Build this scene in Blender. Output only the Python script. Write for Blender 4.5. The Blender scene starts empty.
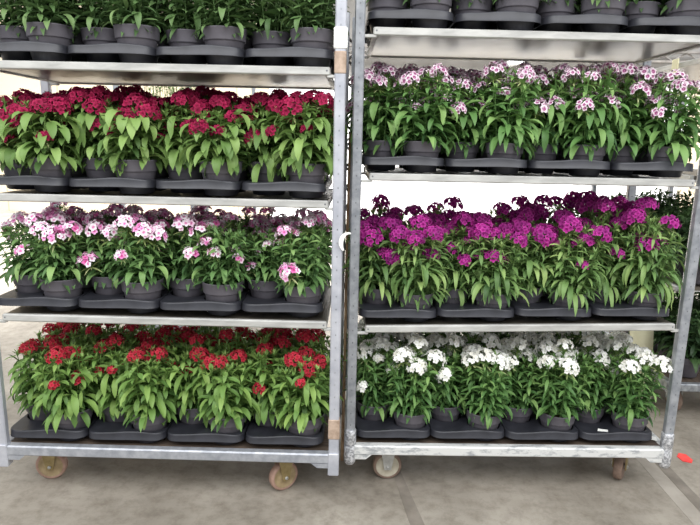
import bpy, math, random
from mathutils import Vector, Matrix
from mathutils.geometry import delaunay_2d_cdt
PI = math.pi
C = bpy.context.scene.collection
scene = bpy.context.scene
rnd = random.Random(7)

# ---------------------------------------------------------------- helpers
def lin(r, g, b):
    f = lambda c: (c/255/12.92 if c/255 <= .04045 else ((c/255+.055)/1.055)**2.4)
    return (f(r), f(g), f(b), 1)

class MB:
    """collects verts / faces / uvs / material indices of one mesh"""
    def __init__(s): s.v = []; s.f = []; s.m = []; s.uv = []; s.smooth = []
    def face(s, idx, m=0, uv=None, smooth=False):
        s.f.append(idx); s.m.append(m); s.uv.append(uv or [(0, 0)]*len(idx)); s.smooth.append(smooth)
    def grid(s, rows, m=0, closed=False, smooth=True, uvf=None):
        b = len(s.v); n = len(rows[0])
        for r in rows: s.v.extend(tuple(p) for p in r)
        for i in range(len(rows)-1):
            for j in range(n if closed else n-1):
                k = (j+1) % n
                q = (b+i*n+j, b+i*n+k, b+(i+1)*n+k, b+(i+1)*n+j)
                s.face(q, m, uvf(i, j) if uvf else None, smooth)
        return b
    def box(s, x0, x1, y0, y1, z0, z1, m=0, bev=0.0):
        if bev > 0:
            prof = []
            b = min(bev, (x1-x0)/2.01, (y1-y0)/2.01, (z1-z0)/2.01)
            def ring(i, z):
                return [(x0+i+b, y0+i, z), (x1-i-b, y0+i, z), (x1-i, y0+i+b, z), (x1-i, y1-i-b, z),
                        (x1-i-b, y1-i, z), (x0+i+b, y1-i, z), (x0+i, y1-i-b, z), (x0+i, y0+i+b, z)]
            rows = [ring(b, z0), ring(0, z0+b), ring(0, z1-b), ring(b, z1)]
            k = s.grid(rows, m, True, False)
            s.face(tuple(k+i for i in reversed(range(8))), m); s.face(tuple(k+24+i for i in range(8)), m)
            return
        b = len(s.v)
        s.v += [(x0,y0,z0),(x1,y0,z0),(x1,y1,z0),(x0,y1,z0),(x0,y0,z1),(x1,y0,z1),(x1,y1,z1),(x0,y1,z1)]
        for q in ((0,3,2,1),(4,5,6,7),(0,1,5,4),(1,2,6,5),(2,3,7,6),(3,0,4,7)):
            s.face(tuple(b+i for i in q), m)
    def lathe(s, prof, n=24, m=0, cx=0, cy=0, axis='z', c=(0,0,0), smooth=True, cap0=False, cap1=False, rot=0):
        rows = []
        for r, h in prof:
            row = []
            for k in range(n):
                a = 2*PI*k/n
                if axis == 'z': row.append((cx+r*math.cos(a), cy+r*math.sin(a), h))
                else:
                    p = Vector((r*math.cos(a), h, r*math.sin(a)))
                    p.rotate(Matrix.Rotation(rot, 3, 'Z')); row.append(tuple(p+Vector(c)))
            rows.append(row)
        b = s.grid(rows, m, True, smooth)
        if cap0: s.face(tuple(b+i for i in reversed(range(n))), m)
        if cap1: s.face(tuple(b+(len(prof)-1)*n+i for i in range(n)), m)
    def tube(s, pts, r, n=8, m=0, taper=1.0):
        rows = []; N = len(pts)
        for i, p in enumerate(pts):
            p = Vector(p)
            d = (Vector(pts[min(i+1, N-1)])-Vector(pts[max(i-1, 0)])).normalized()
            a = d.cross(Vector((.3, .9, .1))).normalized(); b = d.cross(a)
            rr = r*(1+(taper-1)*i/(N-1))
            rows.append([tuple(p+rr*(math.cos(2*PI*k/n)*a+math.sin(2*PI*k/n)*b)) for k in range(n)])
        b0 = s.grid(rows, m, True, True)
        s.face(tuple(b0+i for i in range(n)), m); s.face(tuple(b0+(N-1)*n+i for i in reversed(range(n))), m)
    def mesh(s, name, mats):
        me = bpy.data.meshes.new(name)
        me.from_pydata(s.v, [], s.f)
        uvl = me.uv_layers.new(name='UVMap')
        uvl.data.foreach_set('uv', [c for u in s.uv for p in u for c in p])
        me.polygons.foreach_set('material_index', s.m)
        me.polygons.foreach_set('use_smooth', s.smooth)
        for m in mats: me.materials.append(m)
        me.update(); return me
    def obj(s, name, mats, parent=None, loc=(0,0,0)):
        if not isinstance(mats, (list, tuple)): mats = [mats]
        return link(name, s.mesh(name, mats), parent, loc)

def link(name, me, parent=None, loc=(0,0,0)):
    o = bpy.data.objects.new(name, me); C.objects.link(o); o.location = loc
    if parent: o.parent = parent
    return o
def tag(o, label, cat, group=None):
    o['label'] = label; o['category'] = cat
    if group: o['group'] = group
    return o
def thing(name, label, cat, loc=(0,0,0), rz=0, group=None, parent=None):
    o = link(name, None, None, loc); o.rotation_euler = (0, 0, rz); o.empty_display_size = .05
    return tag(o, label, cat, group)
def struct(o): o['kind'] = 'structure'; return o

# ---------------------------------------------------------------- materials
def nt(name):
    m = bpy.data.materials.new(name); m.use_nodes = True
    t = m.node_tree; t.nodes.clear()
    out = t.nodes.new('ShaderNodeOutputMaterial'); b = t.nodes.new('ShaderNodeBsdfPrincipled')
    t.links.new(b.outputs[0], out.inputs[0])
    return m, t, b, out
def noise(t, scale, detail=4, rough=.55, coord='Object', stretch=None):
    tc = t.nodes.new('ShaderNodeTexCoord'); n = t.nodes.new('ShaderNodeTexNoise')
    n.inputs['Scale'].default_value = scale; n.inputs['Detail'].default_value = detail; n.inputs['Roughness'].default_value = rough
    if stretch:
        mp = t.nodes.new('ShaderNodeMapping'); mp.inputs['Scale'].default_value = stretch
        t.links.new(tc.outputs[coord], mp.inputs[0]); t.links.new(mp.outputs[0], n.inputs['Vector'])
    else: t.links.new(tc.outputs[coord], n.inputs['Vector'])
    return n
def ramp(t, src, stops, interp='LINEAR'):
    r = t.nodes.new('ShaderNodeValToRGB'); r.color_ramp.interpolation = interp
    el = r.color_ramp.elements
    el[0].position, el[0].color = stops[0]; el[1].position, el[1].color = stops[-1]
    for p, c in stops[1:-1]:
        e = el.new(p); e.color = c
    t.links.new(src, r.inputs[0]); return r
def simple(name, c1, c2, scale=20, rough=.6, metal=0, stops=(.35, .65), bump=0, stretch=None, detail=4):
    m, t, b, o = nt(name)
    n = noise(t, scale, detail, stretch=stretch)
    r = ramp(t, n.outputs['Fac'], [(stops[0], c1), (stops[1], c2)])
    t.links.new(r.outputs[0], b.inputs['Base Color'])
    b.inputs['Roughness'].default_value = rough; b.inputs['Metallic'].default_value = metal
    if bump:
        bp = t.nodes.new('ShaderNodeBump'); bp.inputs['Strength'].default_value = bump; bp.inputs['Distance'].default_value = .002
        t.links.new(n.outputs['Fac'], bp.inputs['Height']); t.links.new(bp.outputs[0], b.inputs['Normal'])
    return m

galv = simple('galvanised_steel', lin(152,156,164), lin(182,185,191), 30, .42, .35, bump=.15)
galv_pale = simple('pale_galvanised_steel', lin(172,175,184), lin(196,198,205), 14, .45, .25)
galv_mid = simple('mid_galvanised_steel', lin(138,142,148), lin(168,171,176), 30, .42, .35, bump=.15)
galv_worn = simple('worn_galvanised_steel', lin(128,132,138), lin(176,180,184), 38, .38, .5, bump=.3)
shelf_edge = simple('shelf_edge_metal', lin(166,166,163), lin(196,196,192), 9, .5, .2, stretch=(1,4,4))
shelf_sheet = simple('shelf_sheet_metal', lin(76,71,63), lin(114,107,97), 4, .34, .4, stops=(.3,.7))
deck_wood = simple('dark_deck_plywood', lin(70,58,50), lin(104,90,78), 12, .7, 0, stretch=(1,6,6))
white_paint = None
def chipped():
    m, t, b, o = nt('chipped_white_paint')
    n = noise(t, 16, 5, .7, stretch=(1, 2.5, 2.5)); r = ramp(t, n.outputs['Fac'], [(.36, lin(160,163,166)), (.5, lin(216,217,215))])
    t.links.new(r.outputs[0], b.inputs['Base Color']); b.inputs['Roughness'].default_value = .45; b.inputs['Metallic'].default_value = .1
    return m
white_paint = chipped()
def weld():
    m, t, b, o = nt('rough_zinc_coating')
    n = noise(t, 90, 3, .6); r = ramp(t, n.outputs['Fac'], [(.42, lin(150,152,156)), (.6, lin(225,226,230))])
    t.links.new(r.outputs[0], b.inputs['Base Color']); b.inputs['Roughness'].default_value = .35; b.inputs['Metallic'].default_value = .45
    bp = t.nodes.new('ShaderNodeBump'); bp.inputs['Strength'].default_value = .6; bp.inputs['Distance'].default_value = .003
    t.links.new(n.outputs['Fac'], bp.inputs['Height']); t.links.new(bp.outputs[0], b.inputs['Normal'])
    return m
zinc = weld()
hole_dark = simple('punched_hole_shade', lin(112,114,118), lin(126,128,132), 20, .8)  # darker tone paints the shade inside punched holes
tyre = simple('pinkish_brown_tyre', lin(150,118,104), lin(178,146,130), 30, .7)
disc_tan = simple('tan_wheel_disc', lin(150,130,96), lin(178,158,122), 30, .6)
disc_cream = simple('cream_wheel_disc', lin(176,168,148), lin(202,196,178), 25, .55)
brown_tyre = simple('brown_tyre', lin(112,92,80), lin(140,118,104), 30, .75)
fork_zinc = simple('yellow_zinc_fork', lin(140,122,80), lin(170,152,108), 30, .5, .3)
fork_grey = simple('grey_fork', lin(170,170,166), lin(200,200,196), 30, .5, .3)
tray_black = simple('black_tray_plastic', lin(34,35,41), lin(50,51,58), 12, .42)
pot_grey = simple('grey_pot_plastic', lin(88,85,92), lin(106,103,110), 8, .55)
soil_mat = simple('peat_soil', lin(40,28,20), lin(84,62,46), 90, .95, bump=.8)
tape_white = simple('white_tape', lin(238,238,234), lin(250,250,246), 30, .5)
tape_brown = simple('brown_packing_tape', lin(158,136,118), lin(190,168,150), 40, .6)
cane_mat = simple('weathered_cane', lin(120,92,66), lin(176,148,116), 40, .7, stretch=(4,4,.6))
card_mat = simple('cream_cardboard', lin(214,208,170), lin(232,227,194), 6, .8)
red_mat = simple('red_plastic', lin(235,60,60), lin(250,90,84), 30, .6)
lamp_body = simple('lamp_housing', lin(200,200,200), lin(220,220,220), 10, .5)
m, t, b, o = nt('lamp_glow'); b.inputs['Base Color'].default_value = (1,1,1,1)
b.inputs['Emission Color'].default_value = (.93,.96,1,1); b.inputs['Emission Strength'].default_value = 9; lamp_glow = m
steel_grey = simple('truss_steel', lin(120,116,112), lin(146,142,138), 8, .6)

def leaf_mat(name, lo, mid, hi):
    g = lambda c: tuple(v*.86+.14*(.3*c[0]+.6*c[1]+.1*c[2]) for v in c[:3])+(1,)
    lo, mid, hi = g(lo), g(mid), g(hi)
    m, t, b, o = nt(name)
    uv = t.nodes.new('ShaderNodeUVMap'); uv.uv_map = 'UVMap'
    sp = t.nodes.new('ShaderNodeSeparateXYZ'); t.links.new(uv.outputs[0], sp.inputs[0])
    r = ramp(t, sp.outputs['Y'], [(0, lo), (.5, mid), (1, hi)])
    t.links.new(r.outputs[0], b.inputs['Base Color']); b.inputs['Roughness'].default_value = .5
    b.inputs['Specular IOR Level'].default_value = .35
    tr = t.nodes.new('ShaderNodeBsdfTranslucent'); t.links.new(r.outputs[0], tr.inputs[0])
    mx = t.nodes.new('ShaderNodeMixShader'); mx.inputs[0].default_value = .2
    t.links.new(b.outputs[0], mx.inputs[1]); t.links.new(tr.outputs[0], mx.inputs[2]); t.links.new(mx.outputs[0], o.inputs[0])
    return m
def petal_mat(name, radial, tint):
    """radial: colour stops over the petal's length (uv.x); tint: colour stops over the floret's own random number (uv.y), multiplied"""
    m, t, b, o = nt(name)
    uv = t.nodes.new('ShaderNodeUVMap'); uv.uv_map = 'UVMap'
    sp = t.nodes.new('ShaderNodeSeparateXYZ'); t.links.new(uv.outputs[0], sp.inputs[0])
    r = ramp(t, sp.outputs['X'], radial); q = ramp(t, sp.outputs['Y'], tint)
    mu = t.nodes.new('ShaderNodeMix'); mu.data_type = 'RGBA'; mu.blend_type = 'MULTIPLY'; mu.inputs[0].default_value = 1
    t.links.new(r.outputs[0], mu.inputs[6]); t.links.new(q.outputs[0], mu.inputs[7])
    t.links.new(mu.outputs[2], b.inputs['Base Color']); b.inputs['Roughness'].default_value = .65
    b.inputs['Specular IOR Level'].default_value = .2
    tr = t.nodes.new('ShaderNodeBsdfTranslucent'); t.links.new(mu.outputs[2], tr.inputs[0])
    mx = t.nodes.new('ShaderNodeMixShader'); mx.inputs[0].default_value = .15
    t.links.new(b.outputs[0], mx.inputs[1]); t.links.new(tr.outputs[0], mx.inputs[2]); t.links.new(mx.outputs[0], o.inputs[0])
    return m
W = (1,1,1,1)
LEAF = {
 'crimson': leaf_mat('leaf_lime', lin(70,106,46), lin(112,150,66), lin(146,180,88)),
 'pink':    leaf_mat('leaf_mid', lin(64,104,52), lin(102,146,76), lin(142,180,96)),
 'red':     leaf_mat('leaf_fresh', lin(62,100,40), lin(108,150,62), lin(150,186,82)),
 'green':   leaf_mat('leaf_dull', lin(58,88,46), lin(90,126,66), lin(128,160,92)),
 'picotee': leaf_mat('leaf_deep', lin(58,100,48), lin(98,146,68), lin(144,184,96)),
 'purple':  leaf_mat('leaf_olive', lin(66,102,52), lin(112,152,76), lin(160,190,102)),
 'white':   leaf_mat('leaf_emerald', lin(54,98,46), lin(92,138,64), lin(134,174,88)),
 'bush':    leaf_mat('leaf_shrub', lin(34,58,32), lin(56,88,46), lin(86,120,62)),
 'twig':    leaf_mat('leaf_pale', lin(96,124,70), lin(130,156,96), lin(160,182,120)),
}
bract_mat = leaf_mat('bract_green', lin(96,128,52), lin(142,166,80), lin(196,204,140))
PETAL = {
 'crimson': petal_mat('petal_crimson', [(0, lin(118,18,52)), (.6, lin(166,30,76)), (1, lin(184,48,94))], [(0, (.55,.5,.55,1)), (.6, W), (1, (1,.9,1,1))]),
 'pink': petal_mat('petal_pink_white', [(0, lin(236,170,206)), (.2, lin(214,110,170)), (.4, lin(250,226,240)), (1, lin(255,252,255))], [(0, (.7,.16,.42,1)), (.2, (.86,.42,.7,1)), (.36, (1,.82,.93,1)), (.5, W), (1, W)]),
 'red': petal_mat('petal_red', [(0, lin(146,26,46)), (.55, lin(188,40,58)), (1, lin(208,72,90))], [(0, (.7,.6,.6,1)), (.6, W), (1, (1,1,1,1))]),
 'picotee': petal_mat('petal_picotee', [(0, lin(240,214,228)), (.16, lin(176,98,148)), (.40, lin(150,66,120)), (.54, lin(234,206,222)), (1, lin(254,244,250))], [(0, (.74,.62,.70,1)), (.4, W), (1, W)]),
 'purple': petal_mat('petal_purple', [(0, lin(122,20,98)), (.6, lin(180,40,144)), (1, lin(204,84,172))], [(0, (.5,.45,.55,1)), (.6, W), (1, W)]),
 'white': petal_mat('petal_white', [(0, lin(222,226,206)), (.4, lin(248,248,244)), (1, lin(253,253,250))], [(0, (.84,.82,.76,1)), (.5, W), (1, W)]),
}

# ---------------------------------------------------------------- camera
cam_d = bpy.data.cameras.new('camera'); cam = bpy.data.objects.new('camera', cam_d); C.objects.link(cam)
yaw, pitch, roll, FPX = .0099, -.2026, -.0220, 587.9
cy_, sy_ = math.cos(yaw), math.sin(yaw); cp, sp_ = math.cos(pitch), math.sin(pitch)
right = Vector((cy_, sy_, 0)); fwdh = Vector((-sy_, cy_, 0)); zz = Vector((0, 0, 1))
fwd = fwdh*cp+zz*sp_; up = -fwdh*sp_+zz*cp
cr, sr = math.cos(roll), math.sin(roll)
r2 = right*cr-up*sr; u2 = right*sr+up*cr
M = Matrix(((r2.x, u2.x, -fwd.x, .0491), (r2.y, u2.y, -fwd.y, -2.1199), (r2.z, u2.z, -fwd.z, 1.4318), (0,0,0,1)))
cam.matrix_world = M
cam_d.sensor_width = 36; cam_d.lens = FPX*36/700; cam_d.clip_start = .05
scene.camera = cam

# ---------------------------------------------------------------- plants
def basis(d):
    d = d.normalized(); s = d.cross(Vector((0,0,1)))
    if s.length < 1e-3: s = Vector((1,0,0))
    s.normalize(); return d, s, s.cross(d)

def leaf(mb, p, d, L, Wd, bend, rr, hue, nseg=5, m=0, sh=.85):
    """one pointed leaf: base p, direction d, arching by bend radians over its length"""
    d, s, n = basis(d)
    s = (s*math.cos(rr)+n*math.sin(rr)).normalized()
    rows = []; p = Vector(p); step = L/nseg
    for i in range(nseg+1):
        t_ = i/nseg
        w = Wd*.5*(math.sin(PI*min(1, (t_*.92+.08)**sh))**.8 if t_ < 1 else 0)+.0003
        nn = s.cross(d)
        fold = -.22*w
        rows.append((p-s*w-nn*fold, p+nn*fold*.8, p+s*w-nn*fold))
        ax = d.cross(Vector((0,0,-1)))
        if ax.length > .02:
            d = (Matrix.Rotation(bend/nseg, 3, ax.normalized()) @ d).normalized()
            s = (s-d*s.dot(d)).normalized()
        p = p+d*step
    mb.grid(rows, m, False, True, lambda i, j: [(i/nseg, hue)]*4)

SOIL = .097
def foliage_mesh(kind, seed, P):
    r = random.Random(seed); mb = MB(); tips = []
    n = P['stems']
    for i in range(n):
        a = 2.399963*i+r.uniform(-.3, .3); q = math.sqrt((i+.5)/n)
        br = .012+.036*q; tr = P['spread']*q*r.uniform(.8, 1.1)
        h = P['h']*(1-.16*q*q)*r.uniform(.84, 1.04)
        b0 = Vector((br*math.cos(a), br*math.sin(a), SOIL)); tp = Vector((tr*math.cos(a), tr*math.sin(a), SOIL+h))
        mid = b0.lerp(tp, .5)+Vector((math.cos(a), math.sin(a), 0))*.012*r.random()
        pts = [b0*(1-t_)**2+mid*2*t_*(1-t_)+tp*t_*t_ for t_ in (0, .25, .5, .75, 1)]
        mb.tube(pts, .0022, 5, 0, .7)
        for k in range(len(mb.uv)-22, len(mb.uv)): mb.uv[k] = [(0, .55)]*len(mb.uv[k])
        tips.append((tp, (tp-mid).normalized()))
        nodes = P['nodes']; phi = r.uniform(0, PI)
        for k in range(nodes):
            t_ = .08+.88*k/(nodes-1)
            p = b0*(1-t_)**2+mid*2*t_*(1-t_)+tp*t_*t_
            phi += PI/2+r.uniform(-.35, .35)
            for sgn in (0, PI):
                az = phi+sgn
                el = r.uniform(.05-.5*(1-t_), .95)
                out = Vector((math.cos(a), math.sin(a), 0))*.35*q
                d = Vector((math.cos(az)*math.cos(el), math.sin(az)*math.cos(el), math.sin(el)))+out
                L = P['L']*(1-.42*t_)*r.uniform(.75, 1.15); Wd = P['W']*(1-.3*t_)*r.uniform(.8, 1.15)
                leaf(mb, p, d, L, Wd, P['bend']*r.uniform(.5, 1.4), r.uniform(-.5, .5), min(1, max(0, r.gauss(.32+.3*t_, .2))), P.get('seg', 5), 0, P.get('sh', .85))
    # big lower leaves arching over the pot rim
    for i in range(P['droop']):
        a = 2*PI*i/P['droop']+r.uniform(-.25, .25); el = r.uniform(.1, .9)
        d = Vector((math.cos(a)*math.cos(el), math.sin(a)*math.cos(el), math.sin(el)))
        up = r.random(); z = SOIL+.010+up*P.get('dz', .07); rad = r.uniform(.045, .062)+.022*up
        leaf(mb, (rad*math.cos(a), rad*math.sin(a), z), d, P['L']*r.uniform(.95, 1.4), P['W']*r.uniform(1.0, 1.35), r.uniform(1.5, 2.6), r.uniform(-.35, .35), min(1, max(0, r.gauss(.66, .2))), 6, 0, P.get('sh', .85))
    # small green bud tufts between the blooms
    for tp, d in tips:
        for k in range(P.get('buds', 6)):
            v = d+Vector((r.uniform(-1,1), r.uniform(-1,1), r.uniform(-.3,.8)))*.75
            leaf(mb, tp, v, .03*r.uniform(.7, 1.2), .006, .4, 0, r.uniform(.4, 1), 3)
    return mb.mesh('foliage', [LEAF[kind]]), tips

def head_mesh(kind, seed, R, nf, fr, cap=1.25, gaps=0.0, name='flower_head'):
    r = random.Random(seed); mb = MB()
    for i in range(nf):
        if r.random() < gaps: continue
        ct = 1-(1-math.cos(cap))*(i+.5)/nf; st = math.sqrt(max(0, 1-ct*ct)); a = 2.399963*i+r.uniform(-.2, .2)
        nrm = Vector((st*math.cos(a), st*math.sin(a), ct))
        p = nrm*R*r.uniform(.88, 1.08); p.z = p.z*.95-R*.6
        nrm = (nrm+Vector((r.uniform(-1,1), r.uniform(-1,1), r.uniform(-1,1)))*.28).normalized()
        _, s, t2 = basis(nrm) if abs(nrm.z) < .999 else (0, Vector((1,0,0)), Vector((0,1,0)))
        t2 = nrm.cross(s); hue = r.random(); f = fr*r.uniform(.8, 1.12); off = r.uniform(0, 6)
        b = len(mb.v); mb.v.append(tuple(p-nrm*f*.18))
        ns = 15
        inner = []; outer = []
        for k in range(ns):
            ang = off+2*PI*k/ns; ph = k % 3
            rad = f*(.74 if ph == 0 else (1.0 if ph == 1 else .96))*r.uniform(.93, 1.05); lift = nrm*f*(.10 if ph else .0)+nrm*f*r.uniform(-.1, .1)
            dirv = s*math.cos(ang)+t2*math.sin(ang)
            inner.append(len(mb.v)); mb.v.append(tuple(p+dirv*f*.5+nrm*f*.04))
            outer.append(len(mb.v)); mb.v.append(tuple(p+dirv*rad+lift))
        for k in range(ns):
            j = (k+1) % ns
            mb.face((b, inner[k], inner[j]), 0, [(0, hue), (.5, hue), (.5, hue)], False)
            mb.face((inner[k], outer[k], outer[j], inner[j]), 0, [(.5, hue), (1, hue), (1, hue), (.5, hue)], False)
    # stalks and green bracts under the dome
    for k in range(9):
        a = 2*PI*k/9; d = Vector((math.cos(a)*.8, math.sin(a)*.8, r.uniform(-.1, .7)))
        leaf(mb, (0, 0, -R*1.15), d, R*r.uniform(.9, 1.3), R*.16, .5, 0, r.random(), 3, 1)
    for k in range(7):
        a = 2*PI*k/7+.3
        mb.tube([(0,0,-R*1.3), (R*.35*math.cos(a), R*.35*math.sin(a), -R*.75), (R*.62*math.cos(a), R*.62*math.sin(a), -R*.32)], .0014, 4, 1)
    return mb.mesh(name, [PETAL[kind], bract_mat])

# pot and soil
def pot_profile():
    mb = MB()
    prof = [(.047, .006), (.050, .0075), (.0612, .072), (.0622, .0735), (.0655, .0745), (.0662, .077), (.0690, .108), (.0700, .1095), (.0700, .112), (.0672, .112), (.0665, .108), (.0640, .085)]
    mb.lathe(prof, 28, cap0=True); return mb.mesh('pot', [pot_grey])
POT = pot_profile()
sb = MB()
rs = random.Random(3)
rows = [[(rad*math.cos(2*PI*k/20), rad*math.sin(2*PI*k/20), SOIL+rs.uniform(-.004, .004)) for k in range(20)] for rad in (.0640, .045, .025, .004)]
b0 = sb.grid(rows, 0, True, True); sb.face(tuple(b0+60+i for i in range(20)))
SOILM = sb.mesh('soil', [soil_mat])

SPEC = {   # foliage shape and bloom of every tier
 'crimson': dict(stems=19, nodes=8, h=.222, spread=.108, L=.094, W=.027, bend=1.2, droop=42, dz=.18, sh=1.12, head=(.045, 34, .0125, 1.5, 0), n=10, hz=(.012, .042), low=.4, buds=9),
 'pink':    dict(stems=21, nodes=9, h=.215, spread=.108, L=.076, W=.0205, bend=1.0, droop=9, dz=.06, head=(.042, 22, .0130, 1.25, .08), n=8, hz=(.012, .045), low=.3, buds=10),
 'red':     dict(stems=20, nodes=9, h=.258, spread=.112, L=.086, W=.0215, bend=1.1, droop=42, dz=.18, sh=1.08, head=(.037, 30, .0105, 1.6, 0), n=5, hz=(-.005, .03), low=.5, buds=10),
 'picotee': dict(stems=17, nodes=9, h=.262, spread=.108, L=.094, W=.0235, bend=1.1, droop=24, dz=.15, sh=.95, head=(.042, 24, .0128, 1.4, .06), n=8, hz=(.015, .06), low=.42, buds=7),
 'purple':  dict(stems=21, nodes=10, h=.250, spread=.112, L=.090, W=.0175, bend=1.1, droop=26, dz=.13, head=(.044, 36, .0120, 1.5, 0), n=8, hz=(.005, .07), low=.5, buds=10),
 'white':   dict(stems=21, nodes=11, h=.258, spread=.108, L=.074, W=.0165, bend=1.0, droop=6, dz=.06, head=(.044, 28, .0130, 1.35, .03), n=6, hz=(.005, .055), low=.42, buds=9),
 'green':   dict(stems=19, nodes=10, h=.235, spread=.108, L=.076, W=.0190, bend=.8, droop=8, dz=.06),
 'bush':    dict(stems=18, nodes=9, h=.260, spread=.13, L=.085, W=.026, bend=1.0, droop=22, dz=.08),
 'twig':    dict(stems=12, nodes=7, h=.330, spread=.11, L=.045, W=.010, bend=.4, droop=6, dz=.05),
}
PROTO = {}
NP = 4
def protos(kind):
    P = SPEC[kind]; out = []
    hs = []
    if 'head' in P:
        R, nf, fr, cap, gp = P['head']
        hs = [head_mesh(kind, 100+i, R*(1, .84, .58)[i], int(nf*(1, .8, .42)[i]), fr, cap, gp) for i in range(3)]
    for i in range(NP):
        me, tips = foliage_mesh(kind, hash_seed(kind)+i, P)
        spots = []
        if hs:
            r = random.Random(hash_seed(kind)+50+i)
            order = list(range(len(tips))); r.shuffle(order); order.sort(key=lambda q: -tips[q][0].z+r.uniform(0, .05))
            for q in order:
                tp, d = tips[q]
                if len(spots) >= P['n']: break
                if any((tp.xy-s[0].xy).length < .046 for s in spots): continue
                low = r.random() < P.get('low', .36)
                p = tp+Vector((tp.x, tp.y, 0))*(.30 if low else .12)+Vector((0, 0, r.uniform(*P['hz'])-(r.uniform(.04, .12) if low else 0)))
                spots.append((p, (d*.9+Vector((tp.x*7, tp.y*7, .55))).normalized(), (r.choice((1, 2, 2)) if low else r.choice((0, 0, 1))), r.uniform(0, 6), tp))
        out.append((me, spots))
        if spots:      # flower stalks belong to the foliage mesh of that prototype
            st = MB()
            for p, d, *_r, tp in spots: st.tube([tuple(tp), tuple(tp.lerp(p, .5)), tuple(p-d*.02)], .002, 5, 0)
            k0 = me
            mb = MB(); mb.v = [tuple(v.co) for v in me.vertices]
            mb.f = [tuple(pl.vertices) for pl in me.polygons]; mb.m = [0]*len(mb.f); mb.smooth = [True]*len(mb.f)
            ul = me.uv_layers[0].data; mb.uv = [[tuple(ul[li].uv) for li in pl.loop_indices] for pl in me.polygons]
            off = len(mb.v); mb.v += st.v
            for f in st.f: mb.face(tuple(off+i for i in f), 0, [(0, .6)]*len(f), True)
            out[-1] = (mb.mesh('foliage', [LEAF[kind]]), spots)
    PROTO[kind] = (hs, out)
def hash_seed(k): return sum(ord(c)*(i+3) for i, c in enumerate(k))
for k in SPEC: protos(k)

def plant(kind, label, group, loc, rz, scale=1.0, ps=1.0, name='potted_dianthus'):
    hs, pr = PROTO[kind]
    me, spots = pr[rnd.randrange(NP)]
    t = thing(name, label, 'potted plant', loc, 0, group)
    dz = SOIL*(ps-1)
    for nm, me_ in (('pot', POT), ('soil', SOILM)): link(nm, me_, t).scale = (ps,)*3
    f = link('foliage', me, t, (0, 0, SOIL*(1-scale)+dz)); f.rotation_euler = (0, 0, rz); f.scale = (1, 1, scale)
    R = Matrix.Rotation(rz, 4, 'Z')
    for p, d, hi, spin, _tp in spots:
        h = link('flower_head', hs[hi], t)
        q = R @ p; q.z = SOIL+(q.z-SOIL)*scale+dz
        dd = (R.to_3x3() @ d)
        h.location = q; h.scale = (rnd.uniform(.85, 1.15),)*3
        h.rotation_euler = (dd.to_track_quat('Z', 'Y').to_matrix() @ Matrix.Rotation(spin, 3, 'Z')).to_euler()
    return t

# ---------------------------------------------------------------- trays
COLS = (.076, .228); TW, TD = .303, .548
POTS = [(COLS[1], .080), (COLS[0], .158), (COLS[1], .236), (COLS[0], .314), (COLS[1], .392), (COLS[0], .470)]
ZD = .056
def tray_meshes(ps):
    mb = MB(); rc = .042
    out = []
    for cx, cy, a0 in ((TW-rc, rc, -PI/2), (TW-rc, TD-rc, 0), (rc, TD-rc, PI/2), (rc, rc, PI)):
        for k in range(7):
            a = a0+PI/2*k/6; out.append((cx+rc*math.cos(a), cy+rc*math.sin(a)))
    dense = []
    for i, p in enumerate(out):
        q = out[(i+1) % len(out)]; L = math.hypot(q[0]-p[0], q[1]-p[1]); n = max(1, int(L/.03))
        dense += [(p[0]+(q[0]-p[0])*k/n, p[1]+(q[1]-p[1])*k/n) for k in range(n)]
    HR = .0640*ps
    verts = [Vector(p) for p in dense]; edges = [(i, (i+1) % len(dense)) for i in range(len(dense))]
    for px, py in POTS:
        b = len(verts); n = 24
        verts += [Vector((px+HR*math.cos(2*PI*k/n), py+HR*math.sin(2*PI*k/n))) for k in range(n)]
        edges += [(b+k, b+(k+1) % n) for k in range(n)]
    V, E, F, *_ = delaunay_2d_cdt(verts, edges, [], 0, 1e-5)
    hump = lambda x, y: .009*math.exp(-((x-.19)/.085)**2)*max(0, 1-y/.09)
    zf = lambda x, y: ZD+hump(x, y)
    b = len(mb.v); mb.v += [(p.x, p.y, zf(p.x, p.y)) for p in V]
    for f in F:
        c = sum((V[i] for i in f), Vector((0, 0)))/3
        if any((c-Vector(q)).length < HR-.001 for q in POTS): continue
        mb.face(tuple(b+i for i in f), 0)
    cxy = Vector((TW/2, TD/2))
    def off(p, d):
        x = min(max(p[0], rc), TW-rc); y = min(max(p[1], rc), TD-rc)
        v = Vector((p[0]-x, p[1]-y)); v = v.normalized() if v.length > 1e-6 else Vector((0, 0))
        return p[0]+v.x*d, p[1]+v.y*d
    rows = []
    for d, z in ((0, 0), (.0022, -.002), (.0032, -.006), (.0042, -.026), (.0056, -.0275), (.0036, -.0285)):
        rows.append([(*off(p, d), ZD+z+hump(*p)*(1 if z > -.01 else .25)) for p in dense])
    mb.grid([list(r) for r in rows], 0, True, True)
    deck = mb.mesh('tray_deck', [tray_black])
    c = MB(); c.lathe([(.0640*ps, ZD), (.0632*ps, ZD-.004), (.0536*ps, .006), (.050*ps, .003)], 24, cap1=True)
    return deck, c.mesh('pot_cup', [tray_black])
TRAYS = {ps: tray_meshes(ps) for ps in (1.05, 1.08, 1.14)}
def tray(label, group, loc, rz, ps):
    t = thing('plant_tray', label, 'tray', loc, rz, group)
    DECK, CUP = TRAYS[ps]; link('tray_deck', DECK, t)
    for px, py in POTS: link('pot_cup', CUP, t, (px, py, 0))
    return t

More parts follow.
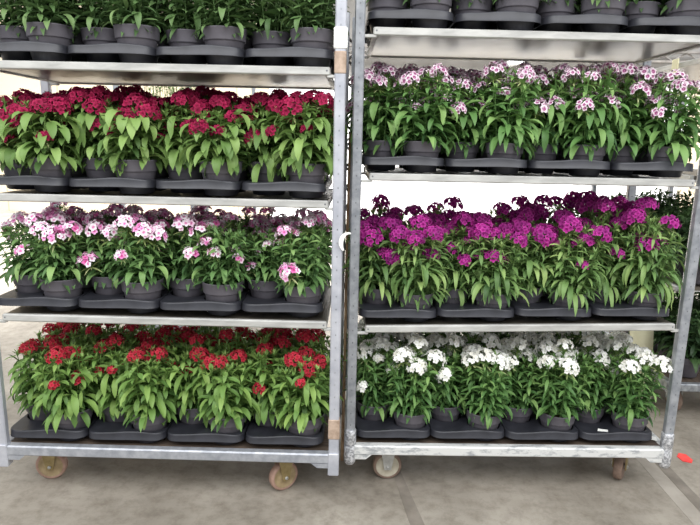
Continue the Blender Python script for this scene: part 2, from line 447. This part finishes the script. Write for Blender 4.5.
# ---------------------------------------------------------------- trolleys
TL, TDp = 1.35, .565
def caster(parent, loc, rz, mt, md, mf, fixed=False):
    u, v = loc; r = .0625
    f = MB()
    f.box(-.045, .045, -.04, .04, .168, .180, 0, .003)            # top plate
    f.lathe([(.022, .150), (.026, .168)], 16, 0)
    for s in (-1, 1):
        y = .026*s
        fr = [(-.034, y-.0025, .152), (.034, y-.0025, .152), (.014, y-.0025, .05), (-.014, y-.0025, .05)]
        bk = [(p[0], p[1]+.005, p[2]) for p in fr]
        b = len(f.v); f.v += fr+bk
        for q in ((0,3,2,1), (4,5,6,7), (0,1,5,4), (1,2,6,5), (2,3,7,6), (3,0,4,7)): f.face(tuple(b+i for i in q), 0)
    f.box(-.034, .034, -.028, .028, .147, .153, 0)
    c = f.obj('caster', [mf], parent, (u, v, 0)); c.rotation_euler = (0, 0, rz)
    ox = 0 if fixed else .0
    w = MB()
    w.lathe([(.050, -.0165), (.056, -.018), (.0615, -.0135), (r, -.006), (r, .006), (.0615, .0135), (.056, .018), (.050, .0165)], 32, 0, axis='y', c=(ox, 0, r))
    w.obj('tyre', [mt], c)
    w = MB(); w.lathe([(.001, -.0185), (.013, -.0185), (.015, -.0135), (.047, -.0135), (.050, -.0165), (.050, .0165), (.047, .0135), (.015, .0135), (.013, .0185), (.001, .0185)], 32, 0, axis='y', c=(ox, 0, r))
    w.obj('wheel_disc', [md], c)
    w = MB(); w.lathe([(.001, -.034), (.006, -.034), (.0075, -.030), (.0075, .030), (.006, .034), (.001, .034)], 12, 0, axis='y', c=(ox, 0, r))
    w.obj('axle_bolt', [fork_grey], c)
    return c

def trolley(label, loc, rz, shelves, style, zb, casters, mats, group=None, top=1.97):
    """shelves: list of (height at one end, height at the other end) of the front lip's middle"""
    mrail, mpost, msock = mats
    t = thing('plant_trolley', label, 'trolley', loc, rz, group)
    h = .042; z0, z1 = zb-h/2, zb+h/2
    for y0 in (-.016, TDp-.034):
        mb = MB(); mb.box(.030, TL-.030, y0, y0+.036, z0, z1, 0, .005); mb.obj('base_rail', [mrail], t)
    for x0 in (.002, TL-.038):
        mb = MB(); mb.box(x0, x0+.036, .022, TDp-.036, z0, z1, 0, .005); mb.obj('base_rail', [mrail], t)
    mb = MB(); mb.box(.03, TL-.03, .012, TDp-.03, z1-.014, z1-.002); mb.obj('base_deck', [deck_wood], t)
    # angled stiffener plates beside each corner
    for v in (-.014, TDp-.032):
        for s in (0, 1):
            x = (lambda q: q) if s == 0 else (lambda q: TL-q)
            mb = MB(); a = [(x(.036), z0+.001), (x(.036), z0-.018), (x(.085), z0-.018), (x(.108), z0+.001)]
            if s: a = a[::-1]
            mb.v += [(p[0], v, p[1]) for p in a]+[(p[0], v+.03, p[1]) for p in a]
            for q in ((0,1,2,3), (7,6,5,4), (0,4,5,1), (1,5,6,2), (2,6,7,3), (3,7,4,0)): mb.face(q)
            mb.obj('corner_gusset', [mrail], t)
    for v in (.002, TDp-.018):
        for u in (.02, TL-.02):
            mb = MB()
            if style == 'square':
                mb.box(u-.0215, u+.0215, v-.0215, v+.0175, z0-.048, z1+.004, 0, .003)
            else:
                mb.lathe([(.004, z0-.046), (.017, z0-.044), (.0235, z0-.034), (.025, z0-.02), (.025, z1-.004), (.0215, z1+.002), (.0245, z1+.008), (.0245, z1+.062), (.021, z1+.068)], 20, 0, cx=u, cy=v, cap0=True, cap1=True)
            mb.obj('corner_socket', [msock], t)
            mb = MB(); w = .0195 if style == 'square' else .0185
            mb.box(u-w, u+w, v-.014, v+.014, z1, top, 0, .004)
            k = 0
            z = z1+.09
            while z < top-.03:                                           # slots every five centimetres, their shade painted as darker flecks
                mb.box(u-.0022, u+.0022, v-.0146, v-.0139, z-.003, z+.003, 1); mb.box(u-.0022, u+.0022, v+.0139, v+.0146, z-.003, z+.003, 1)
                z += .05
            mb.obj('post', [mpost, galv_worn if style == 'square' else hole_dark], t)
    for (u, v, cz, mt, md, mf) in casters: caster(t, (u, v), cz, mt, md, mf)
    for za, zb_ in shelves:
        a, bq = .068, 1.296
        sl = math.atan2(zb_-za, TL)
        zl = za+(zb_-za)*a/TL
        p = MB(); L = bq-a
        p.box(.004, L-.004, .012, TDp-.010, -.008, .011)
        sh = p.obj('shelf', [shelf_sheet], t, (a, 0, zl)); sh.rotation_euler = (0, -sl, 0)
        for y0 in (-.006, TDp-.012):
            mb = MB(); mb.box(0, L, y0, y0+.020, -.014, .0145, 0, .004)
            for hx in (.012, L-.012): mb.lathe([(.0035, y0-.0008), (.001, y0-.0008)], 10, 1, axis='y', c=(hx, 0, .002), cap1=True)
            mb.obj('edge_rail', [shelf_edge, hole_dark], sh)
        for x0 in (0, L-.018):
            mb = MB(); mb.box(x0, x0+.018, .014, TDp-.012, -.0135, -.008); mb.obj('end_rail', [shelf_edge], sh)
        for v in (.004, TDp-.02):
            for s in (0, 1):
                mb = MB()
                if s == 0: mb.box(-.040, .012, v-.006, v+.008, -.0215, -.0105, 0, .002)
                else: mb.box(L-.012, L+.028, v-.006, v+.008, -.0215, -.0105, 0, .002)
                mb.obj('shelf_hook', [shelf_edge], sh)
    return t

LZ = [.7524, 1.207, 1.6677]; RZ = [(.7096, .7418), (1.3052, 1.3052), (1.8182, 1.8182)]
Lloc = (-1.35, 0, 0); Rloc = (.0239, .0904, 0); RYAW = .0297
left = trolley('steel plant trolley with square posts carrying crimson, pink, red dianthus', Lloc, 0, [(z, z) for z in LZ], 'square', .2078,
    [(.128, .14, .12, tyre, disc_tan, fork_zinc), (1.118, .105, .62, tyre, disc_tan, fork_zinc), (.17, .45, 0, tyre, disc_tan, fork_zinc), (1.17, .45, 0, tyre, disc_tan, fork_zinc)],
    (galv, galv_pale, galv_pale))
rgt = trolley('worn steel plant trolley with rounded corner sockets and peeling white base rail', Rloc, RYAW, RZ, 'round', .1976,
    [(.186, .115, .04, brown_tyre, disc_cream, fork_grey), (1.215, .13, .95, brown_tyre, brown_tyre, fork_zinc), (.17, .45, 0, brown_tyre, disc_cream, fork_grey), (1.17, .45, 0, brown_tyre, disc_cream, fork_grey)],
    (white_paint, galv_mid, zinc))
def wrap(name, mat, par, u, v, z0, z1, w=.0215, d=.016, label=None):
    mb = MB(); mb.box(u-w, u+w, v-d, v+d, z0, z1, 0, .003); o = mb.obj(name, [mat], par)
    if label: o['label'] = label
    return o

ORD = ['front pot', 'second pot back', 'third pot back', 'fourth pot back', 'fifth pot back', 'rearmost pot']
NTH = ['first', 'second', 'third', 'fourth']
FL = {'crimson': ('crimson-flowered dianthus', 'crimson'), 'pink': ('pink-and-white dianthus', 'pink-and-white'), 'red': ('scarlet-red dianthus', 'scarlet-red'),
      'picotee': ('purple-eyed white dianthus', 'purple-eyed white'), 'purple': ('magenta-purple dianthus', 'magenta-purple'), 'white': ('pure white dianthus', 'pure white')}
def tier(kind, loc, yaw, z, slope, n_rows, side, where, skip=(), u0=.047, pitch=.3105, desc=None, gap_right=True, scale=1.0, ps=1.14, rear=1.0, ts=(1, 1, 1, 1)):
    name, short = (desc, desc) if desc else FL[kind]
    M0 = Matrix.Translation(loc) @ Matrix.Rotation(yaw, 4, 'Z')
    for i in range(4):
        nth = NTH[3-i] if gap_right else NTH[i]
        ub = u0+pitch*i
        zz_ = z+slope*(ub+TW/2)
        tloc = M0 @ Vector((ub, .006+rnd.uniform(-.002, .003), zz_))
        tray('black plastic tray of %s, %s tray from the trolley gap' % (short, nth), '%s trays' % short, tloc, yaw, ps)
        for k, (px, py) in enumerate(POTS):
            if k not in n_rows or (i, k) in skip: continue
            p = M0 @ Vector((ub+px, .0065+py, zz_+.0005))
            lab = '%s, %s, %s tray from trolley gap' % (name, ORD[k], nth)
            plant(kind, lab, 'potted %s' % short, p, rnd.uniform(0, 2*PI), scale*ts[i]*rnd.uniform(.93, 1.07)*(rear if k == 5 else 1+(rear-1)*.5 if k == 4 else 1), ps)
ALL = range(6); ST = .016
tier('red', Lloc, 0, .2078+.020, 0, ALL, 'L', '', u0=.035, pitch=.3145)
tier('pink', Lloc, 0, LZ[0]+ST, 0, ALL, 'L', '', u0=.034, pitch=.3125)
tier('crimson', Lloc, 0, LZ[1]+ST, 0, ALL, 'L', '', rear=1.16, u0=.028, pitch=.317)
tier('green', Lloc, 0, LZ[2]+ST, 0, range(4), 'L', '', u0=.060, pitch=.3125, desc='flowerless plant above crimson blooms')
tier('white', Rloc, RYAW, .1976+.020, 0, ALL, 'R', '', gap_right=False, ps=1.08, ts=(1.02, 1.04, 1.06, 1.05))
tier('purple', Rloc, RYAW, RZ[0][0]+ST, (RZ[0][1]-RZ[0][0])/TL, ALL, 'R', '', gap_right=False, ps=1.05, rear=1.1, ts=(1.0, 1.04, 1.09, 1.15))
tier('picotee', Rloc, RYAW, RZ[1][0]+ST, 0, ALL, 'R', '', gap_right=False, ps=1.05, rear=1.16, u0=.045, pitch=.317)
tier('green', Rloc, RYAW, RZ[2][0]+ST, 0, range(3), 'R', '', gap_right=False, u0=.052, pitch=.318, desc='flowerless plant above purple-eyed blooms')

# tapes and clips on the posts (parts of their trolleys)
wrap('tape_wrap', tape_white, left, 1.33, .002, 1.742, 1.812, .0235, .0175, 'white tape wrapped round the post')
wrap('tape_wrap', tape_brown, left, 1.33, .002, 1.66, 1.735, .0205, .0165, 'brown tape wrapped round the post')
wrap('tape_wrap', tape_brown, left, 1.33, .002, .292, .375, .0225, .0168, 'brown tape wrapped round the post')

# ---------------------------------------------------------------- surroundings
def floor_mat():
    m, t, b, o = nt('stained_concrete')
    n1 = noise(t, 2.2, 6, .6); n2 = noise(t, 17, 9, .74); n3 = noise(t, .7, 3, .5)
    r1 = ramp(t, n1.outputs['Fac'], [(.32, lin(128,121,111)), (.5, lin(152,145,134)), (.68, lin(170,163,152))])
    r2 = ramp(t, n2.outputs['Fac'], [(.34, (.66,.64,.61,1)), (.55, (1.06,1.06,1.06,1))])
    r3 = ramp(t, n3.outputs['Fac'], [(.35, (.86,.85,.84,1)), (.6, W)])
    a = t.nodes.new('ShaderNodeMix'); a.data_type = 'RGBA'; a.blend_type = 'MULTIPLY'; a.inputs[0].default_value = .8
    t.links.new(r1.outputs[0], a.inputs[6]); t.links.new(r2.outputs[0], a.inputs[7])
    c = t.nodes.new('ShaderNodeMix'); c.data_type = 'RGBA'; c.blend_type = 'MULTIPLY'; c.inputs[0].default_value = 1
    t.links.new(a.outputs[2], c.inputs[6]); t.links.new(r3.outputs[0], c.inputs[7])
    t.links.new(c.outputs[2], b.inputs['Base Color']); b.inputs['Roughness'].default_value = .6
    return m
mb = MB(); mb.box(-12, 12, -8, 12, -.1, 0); struct(mb.obj('floor', [floor_mat()]))
joint_mat = simple('dark_floor_joint', lin(110,103,94), lin(138,130,120), 9, .6)
def wall_mat():
    m, t, b, o = nt('cream_wall_panels')
    tc = t.nodes.new('ShaderNodeTexCoord'); sp = t.nodes.new('ShaderNodeSeparateXYZ'); t.links.new(tc.outputs['Object'], sp.inputs[0])
    md = t.nodes.new('ShaderNodeMath'); md.operation = 'PINGPONG'; md.inputs[1].default_value = .55; t.links.new(sp.outputs['X'], md.inputs[0])
    r = ramp(t, md.outputs[0], [(0, lin(170,157,136)), (.010, lin(170,157,136)), (.016, lin(206,191,166)), (1, lin(208,194,170))])
    t.links.new(r.outputs[0], b.inputs['Base Color']); b.inputs['Roughness'].default_value = .6
    return m
mb = MB(); mb.box(-12, 12, 9, 9.2, 0, 5); struct(mb.obj('wall_back', [wall_mat()]))

glare_white = simple('glare_white_sheet', lin(250,250,250), lin(253,253,253), 2, .6)
mb = MB(); mb.box(-1.6, 6, 8.96, 9.0, 0, 2.6); struct(mb.obj('glare_sheet_1', [glare_white]))  # white sheet added so the far background burns out to white

grey_wall = simple('grey_wall_cladding', lin(132,130,127), lin(146,144,141), 2, .6)
mb = MB(); mb.box(-1.6, 12, 8.92, 9.0, 2.6, 5); struct(mb.obj('trim_5', [grey_wall]))

def slab(name, pts, z, mat, label, cat):
    mb = MB(); n = len(pts)
    mb.v += [(x, y, z[0]) for x, y in pts]+[(x, y, z[1]) for x, y in pts]
    mb.face(tuple(reversed(range(n)))); mb.face(tuple(range(n, 2*n)))
    for i in range(n): mb.face((i, (i+1) % n, n+(i+1) % n, n+i))
    o = mb.obj(name, [mat]); return tag(o, label, cat) if label else struct(o)
lit_band = simple('lit_floor_band', lin(146,139,129), lin(166,159,149), 9, .6)  # paler tone paints the floor band lit from behind
slab('trim_2', [(1.392, 1.6), (1.388, -1.2), (1.458, -1.2), (1.458, 1.6)], (.0002, .001), lit_band, None, None)
slab('trim_3', [(1.462, .75), (1.464, -1.2), (1.516, -1.2), (1.512, .75)], (.0002, .001), joint_mat, None, None)
slab('trim_1', [(.205, .42), (.243, .19), (.281, -.11), (.33, -.5), (.40, -.5), (.337, -.11), (.283, .19), (.24, .42)], (.0002, .0012), joint_mat, None, None)

# trolley standing at right angles beside the worn one, with dark green shrubs
T3 = (2.285, .80, 0)
grey_mats = (galv_worn, galv, galv_worn)
plain = [(.17, .12, 0, brown_tyre, disc_cream, fork_grey), (1.18, .12, 0, brown_tyre, disc_cream, fork_grey), (.17, .44, 0, brown_tyre, disc_cream, fork_grey), (1.18, .44, 0, brown_tyre, disc_cream, fork_grey)]
trolley('steel trolley of dark green shrubs standing end-on beyond the worn trolley', T3, PI/2, [(.72, .72), (1.29, 1.29), (1.86, 1.86)], 'square', .2, plain, grey_mats)
k = 0
for zt, nm in ((.2205, 'base'), (.736, 'middle shelf')):
    for i in range(6):
        for j in range(2):
            if (nm == 'base' and (i > 3 or (i, j) == (0, 1))) or (nm != 'base' and j == 1 and i < 2): continue
            y = T3[1]+.13+i*.215; x = T3[0]-.42+j*.24+.02*(i % 2)
            row = ('outer', 'inner')[1-j] if False else ('outer row', 'inner row')[j]
            plant('bush', 'dark green potted shrub, %s of the end-on trolley, %s, %s from its front' % (nm, row, ('first', 'second', 'third', 'fourth', 'fifth', 'sixth')[i]),
                  'shrubs on the end-on trolley', (x, y, zt), rnd.uniform(0, 6), rnd.uniform(.95, 1.25), 1.05, 'potted_shrub')
# trolley behind the square-post one, with slender seedlings
T4 = (-.90, 1.55, 0)
trolley('bare steel trolley far behind the crimson dianthus, holding slender seedlings', T4, PI/2-.06, [(.75, .75), (1.36, 1.36)], 'square', .2, plain, grey_mats)
for i, (x, y) in enumerate([(-1.06, 1.72), (-1.26, 1.74), (-1.10, 1.98), (-1.30, 2.02), (-1.12, 2.3), (-1.3, 2.36)]):
    plant('twig', 'slender pale green seedling pot, %s from the front on the bare trolley' % ('first', 'second', 'third', 'fourth', 'fifth', 'sixth')[i],
          'seedlings on the bare trolley', (x, y, 1.3765), i, 1+.06*(i % 3), .95, 'potted_seedling')
# cream board leaning on the end-on trolley
mb = MB(); mb.box(0, .20, -.004, .004, 0, .70, 0, .002)
bd = tag(mb.obj('cardboard_sheet', [card_mat], None, (1.60, .98, 0)), 'cream cardboard sheet standing beside the white dianthus, behind the worn trolley', 'cardboard')
bd.rotation_euler = (-.10, 0, .5)
mb = MB(); mb.box(0, .006, 0, .060, 0, .09, 0, .001)
tag(mb.obj('hanging_card', [card_mat], None, (1.690, 1.09, 1.80)), 'cream card hanging from the top shelf edge of the end-on trolley', 'card')
# lattice upright and cane in the gap between the trolleys
ru = thing('rack_upright', 'narrow dark lattice upright behind the gap between the two trolleys', 'rack', (-.012, .80, 0))
dark_steel = simple('dark_steel', lin(52,48,46), lin(80,74,70), 12, .6)
for x in (0, .052):
    mb = MB(); mb.box(x-.006, x+.006, -.012, .012, 0, 1.95, 0, .002); mb.obj('leg', [dark_steel], ru)
mb = MB(); z = .06; q = 0
while z < 1.88:
    mb.tube([(0 if q else .052, 0, z), (.052 if q else 0, 0, z+.05)], .006, 6); z += .05; q = 1-q
mb.obj('zigzag_brace', [dark_steel], ru)
mb = MB(); mb.tube([(.008, .34, .0), (.011, .34, .5), (.010, .335, 1.0), (.014, .33, 1.468)], .0075, 8, 0, .7)
tag(mb.obj('cane', [cane_mat]), 'weathered brown cane standing upright in the gap between the trolleys', 'cane')
# white clip curled round the square post
mb = MB(); rows = []
for k in range(13):
    a = PI*(.42+.86*k/12); w = .004+.0055*math.sin(PI*k/12)
    c = (.028*math.cos(a), .036*math.sin(a))
    rows.append([(1.372+c[0]*(1+w/.03), y, 1.072+c[1]*(1+w/.06)) for y in (-.020, -.017)]+[(1.372+c[0]*(1-w/.03), y, 1.072+c[1]*(1-w/.06)) for y in (-.017, -.020)])
b0 = mb.grid(rows, 0, True, False); mb.face((b0+3, b0+2, b0+1, b0)); mb.face(tuple(b0+48+i for i in range(4)))
o = mb.obj('curled_clip', [tape_white], left); o['label'] = 'white curled plastic clip'
# scraps
slab('plastic_scrap', [(1.600, .41), (1.635, .395), (1.653, .42), (1.648, .47), (1.62, .482), (1.595, .45)], (.0005, .004), red_mat, 'small bright red plastic scrap lying on the floor beside the worn trolley', 'scrap')

slab('paper_scrap', [(1.305, .185), (1.335, .17), (1.345, .20), (1.318, .215)], (.2265, .2285), tape_white, 'small white paper scrap on the base corner of the worn trolley', 'paper')
slab('plant_label', [(1.072, .150), (1.112, .142), (1.118, .158), (1.080, .168)], (.2755, .2775), tape_white, 'small white plant label lying on the outermost white dianthus tray', 'label')
# lattice girder and floodlight fixed to the back wall
gt = thing('lattice_girder', 'grey steel lattice girder fixed along the back wall', 'girder', (0, 8.80, 0))
for z in (2.93, 3.09):
    mb = MB(); mb.box(-1, 9, -.04, .04, z-.018, z+.018); mb.obj('chord', [steel_grey], gt)
mb = MB(); x = -.95; q = 0
while x < 8.9:
    mb.tube([(x, 0, 2.94 if q else 3.08), (x+.24, 0, 3.08 if q else 2.94)], .014, 6); x += .24; q = 1-q
mb.obj('web', [steel_grey], gt)
fl = thing('wall_floodlight', 'glowing white floodlight tilted on the back wall', 'lamp', (2.82, 8.55, 2.92)); fl.rotation_euler = (0, -.34, 0)
mb = MB(); mb.box(-.25, .25, -.02, .06, -.10, .10, 0, .03); mb.obj('housing', [lamp_body], fl)
mb = MB(); rows = [[(.23*rr*math.cos(2*PI*k/32), -.021-.02*(1-rr*rr), .085*rr*math.sin(2*PI*k/32)) for k in range(32)] for rr in (1, .75, .45, .05)]
b0 = mb.grid(rows, 0, True, True); mb.face(tuple(b0+96+i for i in range(32))); mb.obj('lens', [lamp_glow], fl)
mb = MB(); mb.box(-.03, .03, .06, .37, -.03, .03); mb.obj('bracket', [steel_grey], fl)

world = bpy.data.worlds.new('world'); scene.world = world; world.use_nodes = True
bg = world.node_tree.nodes['Background']; bg.inputs[0].default_value = (.96, .98, 1, 1); bg.inputs[1].default_value = .78
def area(name, loc, target, sx, sy, power, col=(1,1,1), spread=180):
    d = bpy.data.lights.new(name, 'AREA'); d.shape = 'RECTANGLE'; d.size = sx; d.size_y = sy; d.energy = power; d.color = col; d.spread = math.radians(spread)
    o = bpy.data.objects.new(name, d); C.objects.link(o); o.location = loc
    o.rotation_euler = (Vector(target)-Vector(loc)).to_track_quat('-Z', 'Y').to_euler()
area('rear_fill_light', (0, 5.6, 5.2), (0, 6.2, 0), 16, 3.5, 1700, spread=100)  # unseen light added to overexpose the back wall and floor
area('front_fill_light', (0, -3.1, 4.5), (0, -.2, .9), 9, 2.6, 290)  # extra light added above and behind the camera to brighten the front plants
scene.view_settings.view_transform = 'Standard'; scene.view_settings.look = 'None'; scene.view_settings.gamma = 1
scene.view_settings.exposure = 0.3
